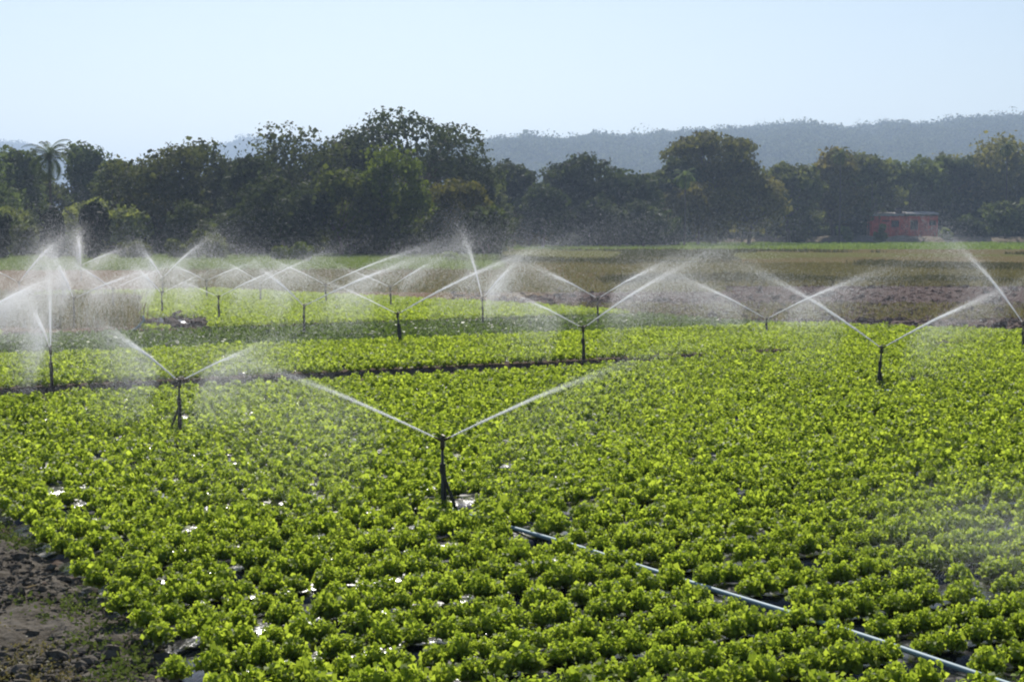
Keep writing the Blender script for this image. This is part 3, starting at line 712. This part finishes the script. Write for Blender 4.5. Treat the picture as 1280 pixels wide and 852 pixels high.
n = 520; v = rng.uniform(7, 40, n); u = np.interp(v, [12.5, 17.5], [4.15, 4.75]) + rng.normal(0, .2, n); P = np.stack(xy(u, v), 1)
P = P[fnoise(P[:, 0] * 1.1, P[:, 1] * 1.1, 33, 3) > .0]
lowweeds('edge_weeds', P, .06, .03, M_weed2, 'green weeds growing along the ends of the beds at the path', 40, .10)
grass('far_grass', band(16000, -60, 620, 319, 338), .45, .05, M_greengrass, 'yellow green grass in front of the dark wood on the left', 4, .5)
grass('dry_grass', band(15000, 800, 1340, 331, 358), .35, .04, M_dry, 'olive dry grass in the wide field on the right', 4, .4)
P = band(26000, 560, 1340, 313, 357); P = P[fnoise(P[:, 0] / 9, P[:, 1] / 16, 61, 3) > .45]
grass('weed_patches', P, .45, .05, M_dark_tuft, 'darker weedy patches scattered over the wide dry field', 4, .4)
grass('stubble', band(12000, 200, 900, 322, 366), .28, .035, M_weed, 'reddish stubble in the field beyond the lettuces', 3, .4)
grass('strip_grass', band(5000, 640, 1340, 303.5, 312), .4, .09, M_greengrass, 'bright green grass strip at the foot of the bank', 4, 1.0)
grass('ploughed_weeds', band(2600, 560, 1340, 380, 400), .18, .02, M_weed, 'thin weeds in the ploughed ground', 4, .2)
# dirt island with tall weeds on the left
sheet('bare_patch_ground', pxpoly([(-80, 418), (60, 416), (178, 413), (262, 411), (262, 402), (190, 400), (165, 384), (140, 376), (-80, 372)]), .014, M_pink, .3, 3)
grass('tall_weeds', band(500, -40, 172, 378, 412), .75, .02, M_weed, 'tall thin brown weeds on the bare patch at the left', 10, .25, .35, 'weeds')
clods('heap_clods', band(800, 172, 262, 401.5, 410.5), .10, M_soil, 'dark earth lumps at the end of the bare patch')

# a few scraps lying there
M_scrap = plain('white_plastic_scrap', (.72, .70, .70), .5)
def scrap(px, py, sx, sy, sz, label, name='plastic_sheet', z=.03):
    V = []; F = []; n = 8; m = 6; X, Y = ground_at(px, py)
    for i in range(n):
        for j in range(m):
            a, b = i / (n - 1) - .5, j / (m - 1) - .5
            V.append((a * sx + rng.normal(0, .02), b * sy + rng.normal(0, .02), z + sz * (1 - 3.2 * (a * a + b * b)) * rng.uniform(.5, 1.1)))
    for i in range(n - 1):
        for j in range(m - 1):
            p = i * m + j; F.append((p, p + m, p + m + 1, p + 1))
    o = add(name, mesh_np(name, np.array(V), np.array(F), False), M_scrap, None, (X, Y, 0)); o.rotation_euler.z = rng.uniform(-.5, .5); tag(o, label, 'plastic sheet')
scrap(201, 407, .35, .4, .30, 'small crumpled white plastic sheet, left of two on the dark earth heap')
scrap(219, 406, .95, .5, .22, 'larger crumpled white plastic sheet, right of two on the dark earth heap')

# ------------------------------------------------------------------ irrigation
def pipe(p, q, before, label, r=.025, wob=.05):
    L = math.dist(p, q); t = ((q[0] - p[0]) / L, (q[1] - p[1]) / L); ds = np.arange(-before, L, .8); pts = []
    for d in list(ds) + [L]:
        k = wob * math.sin(d * .45) * min(1, max(0, L - d)); pts.append((p[0] + t[0] * d + t[1] * k, p[1] + t[1] * d - t[0] * k, .198 + .008 * math.sin(d * 1.3)))
    root = empty('irrigation_pipe', (0, 0, 0)); tag(root, label, 'pipe', 'irrigation pipes across the beds')
    MB().tube(pts, r, 10).build('tube', M_pipe, root, True)
    for d in np.arange(-before + 1.1, L, 3.0):
        c = (p[0] + t[0] * d, p[1] + t[1] * d, .198); k = wob * math.sin(d * .45); c = (c[0] + t[1] * k, c[1] - t[0] * k, c[2])
        MB().tube([(c[0] - t[0] * .06, c[1] - t[1] * .06, c[2]), (c[0] + t[0] * .06, c[1] + t[1] * .06, c[2])], r * 1.35, 10).build('coupling', M_pipe, root, True)
pipe(*PA, 5, 'pale blue pipe running from the near right corner to the nearest sprinkler')
pipe(*PB, 6, 'pale pipe half hidden in lettuce at the right, leading to the stocky sprinkler')
# bent hose end on the bare patch
X0, Y0 = ground_at(166, 417)
pts = []
for k in range(9):
    t = k / 8; pts.append((X0 - .35 + .75 * t, Y0, .05 + .42 * t ** 2.2))
o = MB().tube(pts + [(pts[-1][0] - .02, Y0, pts[-1][2] + .16)], .035, 8).build('bent_hose', M_pipe, None, True)
tag(o, 'pale bent hose end curving up from the bare patch', 'hose')

def tet_drops(P, r):
    """each drop a tiny facet turned at random: far smaller than a pixel"""
    n = len(P); V = rng.normal(0, 1, (n, 3, 3)); V /= np.linalg.norm(V, axis=2, keepdims=True)
    V = V * (r * np.exp(rng.normal(0, .25, n)))[:, None, None] + P[:, None, :]
    return V.reshape(-1, 3), np.arange(3 * n).reshape(-1, 3)
def jet_points(az, n, reach, el=R(27), spread=1.0, core=.45, v0=17.5):
    """drops of one jet; the solid jet is seen over 'reach' metres, then breaks up and drifts down"""
    core *= .75; el = el + rng.uniform(-R(2), R(2)); nc = int(n * core); nm = n - nc
    rc = reach * np.minimum(rng.gamma(1.25, .36, nc), 2.2)
    rm = reach * (.2 + rng.gamma(2.2, .36, nm))
    reach_t = reach; rr = np.concatenate([rc, rm]); tau = rr / (v0 * math.cos(el))
    grow = np.concatenate([R(.45) + R(.5) * (rc / reach) ** 2, np.abs(rng.normal(0, 1, nm)) * R(4.2) * spread + R(1)])
    e = el + rng.normal(0, 1, n) * grow * .8; a = az + rng.normal(0, 1, n) * grow
    late = np.concatenate([np.maximum(0, rc / reach - .5) * np.abs(rng.normal(0, .05, nc)), rng.gamma(1.2, .14, nm)])   # time spent falling once the jet breaks
    z = rr * np.tan(e) - 4.905 * tau ** 2 - late * 3.2
    P = np.stack([np.sin(a) * rr - .9 * late, np.cos(a) * rr, z], 1)
    P += rng.normal(0, 1, P.shape) * (.004 + .012 * rr[:, None] * np.concatenate([np.full(nc, .35), np.full(nm, 1.6)])[:, None])
    return P
def screen_az(d, X, hx, hy, tx, ty, away):
    """azimuth of a jet (27 degrees up) that leaves the head in the seen direction"""
    want = math.atan2(-(ty - hy), tx - hx); best = None
    for a in np.linspace(-180, 180, 721):
        if abs(math.cos(R(a))) > .02 and (math.cos(R(a)) > 0) != away: continue
        r = 1.5; p = to_px(X + r * math.sin(R(a)), d + r * math.cos(R(a)), 1.0 + r * math.tan(R(27))); p0 = to_px(X, d, 1.0)
        e = abs((math.atan2(-(p[1] - p0[1]), p[0] - p0[0]) - want + math.pi) % (2 * math.pi) - math.pi)
        if best is None or e < best[0]: best = (e, a)
    return R(best[1])

HH = 1.14; DROPS = 6.0
SHORT = {958: .68, 1279: 1.0}
def head_ground(hx, hy): return ground_at(hx, hy, SHORT.get(hx, HH))
def sprinkler(hx, hy, label, braces, jets, detail=1, lean=0.0, thick=1.0):
    X, Y = head_ground(hx, hy); root = empty('sprinkler', (X, Y, 0)); tag(root, label, 'sprinkler', 'sprinklers standing in the irrigated field')
    d = math.hypot(X, Y); k = thick * (1 if d < 40 else 1.2); hs = SHORT.get(hx, HH) / HH; root.scale = (1, 1, 1.1 * hs)
    lx = -lean
    MB().tube([(lx, 0, -.05), (lx * .5, 0, .5), (0, 0, .93)], [.024 * k, .022 * k, .018 * k], 8).build('riser', M_riser2, root, True)
    MB().tube([(lx + .035, .012, -.05), (lx * .6 + .03, .012, .42), (lx * .3 + .02, .01, .74)], [.024 * k, .022 * k, .019 * k], 6).build('stake', M_riser, root)
    for bx, by, bz in braces:
        MB().tube([(bx, by, -.03), (0, 0, bz)], [.024 * k, .020 * k], 6).build('brace', M_riser, root)
    MB().tube([(lx * .3, 0, .62), (lx * .25, 0, .74)], [.036 * k, .036 * k], 8).build('collar', M_riser, root)
    hd = MB().tube([(0, 0, .90), (0, 0, .93), (0, 0, .96), (0, 0, 1.0), (0, 0, 1.035), (0, 0, 1.05)], [.026 * k, .034 * k, .03 * k, .026 * k, .03 * k, .012 * k], 10).build('sprinkler_head', M_brass, root, True)
    allP = []
    for (tx, ty, away, n, spread, core) in jets:
        az = screen_az(Y, X, hx, hy, tx, ty, away)
        dx, dy = math.sin(az), math.cos(az)
        MB().tube([(0, 0, 1.0), (dx * .05, dy * .05, 1.02), (dx * .11, dy * .11, 1.05)], [.018 * k, .017 * k, .009 * k], 8).build('nozzle', M_brass, hd, True)
        sa = abs(math.sin(az)); dxm = abs(tx - hx) * d / F_PX; dzm = (hy - ty) * d / F_PX / .5
        reach = max(1.2, min(9.0, dxm / sa if sa > .45 else dzm))
        p = jet_points(az, int(n * DROPS * (26 / max(22, d)) ** .6), reach, spread=spread, core=core); p += np.array([dx * .11, dy * .11, 1.155 * hs]); allP.append(p)
    az0 = screen_az(Y, X, hx, hy, jets[0][0], jets[0][1], jets[0][2]) + 1.3
    MB().box((math.sin(az0) * .05, math.cos(az0) * .05, 1.065), (.16, .022, .02), -az0 + 1.57).build('swing_arm', M_brass, hd)
    P = np.concatenate(allP); P = P[P[:, 2] > .2]
    V, F = tet_drops(P, .000112 * d)
    o = add('water_spray', mesh_np('water_spray', V, F), M_water, None, (X, Y, 0))
    return root, o
# head x, head y, braces, jets (target x, y, leading away?, drops, spread, core share), labels
S = [
 (553, 547, [(.27, -.04, .64)], [(780, 437, True, 16000, .9, .75), (310, 470, False, 34000, 1.9, .3)], .0, 1.0,
  'nearest dark sprinkler on a forked stake, in the middle of the lettuce field', 'long thin white water jets of the nearest sprinkler'),
 (224, 474, [(-.28, -.02, .62)], [(140, 402, True, 30000, 1.2, .5), (280, 446, True, 20000, 2.2, .3)], .03, 1.0,
  'dark sprinkler with legs forked to the left, second nearest, left of the middle', 'white water fan and thick jet from the left forked sprinkler'),
 (1102, 433, [(-.10, -.05, .52), (.0, -.12, .45)], [(975, 335, True, 30000, 1.2, .45), (1235, 360, True, 24000, .8, .6)], .10, 1.15,
  'stocky sprinkler with thick tapering base on the right side of the lettuce field', 'two water jets of the stocky right sprinkler'),
 (1279, 402, [(.1, 0, .5)], [(1210, 306, True, 22000, 1.0, .5), (1340, 370, True, 14000, 1.2, .4)], 0, 1.0,
  'sprinkler cut by the right edge of the photo', 'steep water jet entering from the right edge'),
 (729, 408, [(.05, -.05, .5)], [(860, 318, True, 28000, .9, .5), (650, 385, False, 18000, 1.6, .3)], 0, 1.1,
  'upright dark sprinkler right of the middle at the far edge of the lettuces', 'long slanting jet and low fan of the sprinkler right of the middle'),
 (747, 372, [(.05, 0, .5)], [(690, 335, True, 16000, .9, .6), (815, 328, True, 18000, 1.0, .5)], 0, .9,
  'thin sprinkler standing behind the upright one, right of the middle', 'V of two water jets above the thin sprinkler right of the middle'),
 (603, 372, [(.05, 0, .5)], [(585, 298, True, 14000, .8, .65), (632, 335, True, 26000, 3.0, .25)], 0, .8,
  'sprinkler hidden in its own white spray at the middle of the far field', 'tall steep jet with a falling white veil beside it'),
 (488, 358, [(.05, 0, .5)], [(528, 332, True, 9000, .6, .6), (440, 352, False, 7000, 1.5, .3)], 0, .9,
  'far small sprinkler just behind the leaning one, left of the middle', 'short slanting jet of the far small sprinkler left of the middle'),
 (497, 391, [(.10, 0, .6)], [(660, 293, True, 30000, .9, .5), (400, 388, False, 16000, 1.8, .2)], -.10, 1.2,
  'dark leaning sprinkler left of the middle beyond the dark green strip', 'very long thin water jet rising from the leaning sprinkler'),
 (380, 381, [(-.04, 0, .5)], [(328, 330, True, 18000, 1.1, .5), (505, 316, True, 28000, 1.0, .5)], .03, 1.1,
  'slightly leaning sprinkler in the far lettuces between the earth heap and the leaning dark one', 'wide V of water jets above the far lettuces left of the middle'),
 (273, 370, [(.03, 0, .5)], [(335, 338, True, 14000, 1.0, .4), (225, 362, False, 7000, 1.6, .2)], 0, 1.0,
  'thin dark sprinkler above the earth heap with white scraps', 'thin water jet leaning right above the earth heap'),
 (202, 365, [(.03, 0, .5)], [(176, 336, True, 14000, 1.0, .5), (262, 350, False, 6000, 2, .2)], 0, .9,
  'thin sprinkler left of the one above the earth heap', 'pale jet leaning left over the thin sprinkler'),
 (203, 347, [], [(178, 302, True, 12000, .9, .6), (245, 300, True, 11000, 1.0, .5)], 0, .8,
  'tiny far sprinkler under a bright V of jets on the left', 'bright narrow V of two jets against the dark trees on the left'),
 (258, 350, [], [(225, 332, True, 8000, 1.0, .5), (300, 338, True, 7000, 1.2, .4)], 0, .8,
  'tiny far sprinkler right of the bright V of jets', 'small faint jets right of the bright V'),
 (407, 355, [], [(355, 328, True, 10000, .9, .5), (520, 298, True, 20000, 1.2, .4)], 0, .9,
  'far small sprinkler behind the wide V of jets left of the middle', 'faint far jets behind the wide V'),
 (325, 352, [], [(380, 322, True, 9000, 1.2, .4), (285, 325, True, 6000, 1.2, .4)], 0, .8,
  'tiny far sprinkler between the earth heap sprinkler and the far middle ones', 'faint crossing jets over the far pinkish ground'),
 (958, 397, [(.05, 0, .5)], [(875, 348, True, 26000, 1.5, .35), (1060, 343, True, 22000, .9, .5)], 0, 1.1,
  'blurred sprinkler at the edge of the ploughed ground', 'broad misty V of jets in front of the ploughed ground'),
 (63, 434, [(.05, 0, .5)], [(44, 385, False, 24000, 2.0, .3), (62, 300, True, 22000, 1.4, .35)], 0, 1.1,
  'sprinkler lost in a thick white burst of spray at the left', 'thick white burst of spray at the left, nearest of the left ones'),
 (141, 360, [], [(100, 330, True, 16000, 1.4, .4), (200, 332, True, 10000, 1.4, .3)], 0, .9,
  'thin sprinkler among the left mist, above the tall weeds', 'misty jets above the tall weeds'),
 (92, 372, [], [(78, 335, True, 22000, 1.2, .4), (160, 410, False, 24000, 2.2, .3)], 0, .9,
  'sprinkler in the thick of the left mist behind the bare patch', 'dense misty spray behind the bare patch'),
 (24, 352, [], [(60, 300, True, 20000, 1.5, .4), (-30, 330, True, 14000, 1.4, .4)], 0, .9,
  'far sprinkler close to the left edge in the white mist', 'pale spray near the left edge above the mist'),
 (101, 331, [], [(99, 300, True, 16000, 1.2, .5), (134, 356, False, 9000, 1.4, .4)], 0, .8,
  'farthest sprinkler on the left in front of the two dark bushes', 'short upright plume in front of the two dark bushes'),
 (-30, 392, [(.05, 0, .5)], [(30, 360, True, 24000, 2.0, .3), (20, 380, False, 26000, 2.2, .2)], 0, 1,
  'sprinkler just outside the left edge whose spray drifts in', 'misty spray drifting in from the left edge'),
]
for hx, hy, br, jets, lean, th, lab, lab2 in S:
    r_, o = sprinkler(hx, hy, lab, br, jets, lean=lean, thick=th)
    tag(o, lab2, 'water spray', 'sprays of the sprinklers', 'stuff')
# drifting fine mist over the left part of the field and in front of the ploughed land
def mist(name, blobs, label, r):
    P = np.concatenate([np.stack([rng.normal((px - 640) * d / F_PX, sx, n), rng.normal(d, sy, n), np.abs(rng.normal(zc, sz, n)) + .15], 1) for px, d, zc, sx, sy, sz, n in blobs])
    V, F = tet_drops(P, r); tag(add(name, mesh_np(name, V, F), M_water), label, 'mist', kind='stuff')
mist('fine_mist', [(60, 60, .8, 6, 8, .9, 240000), (90, 90, 1.0, 9, 12, .9, 220000), (20, 50, .9, 3, 8, .9, 160000), (260, 80, 1.0, 8, 8, .9, 110000)], 'white fine mist hanging over the left of the field', .0055)
mist('fine_mist', [(900, 58, 1.0, 4, 3, .7, 160000)], 'thin mist in front of the ploughed ground on the right', .0055)
mist('fine_mist', [(1270, 16.5, .55, .7, 1.0, .25, 210000)], 'faint mist drifting over the near right corner of the lettuces', .0016)

# ------------------------------------------------------------------ haze
def haze():
    m, t, out = nodes('haze')
    v = N(t, 'ShaderNodeVolumePrincipled'); v.inputs['Color'].default_value = (.56, .73, 1.0, 1)
    v.inputs['Density'].default_value = HAZE; v.inputs['Anisotropy'].default_value = .35
    t.links.new(v.outputs[0], out.inputs['Volume'])
    o = MB().box((0, 4600, 150), (14000, 9600, 302)).build('haze', m); tag(o, kind='stuff')
    return o
HAZE = .00025
haze()
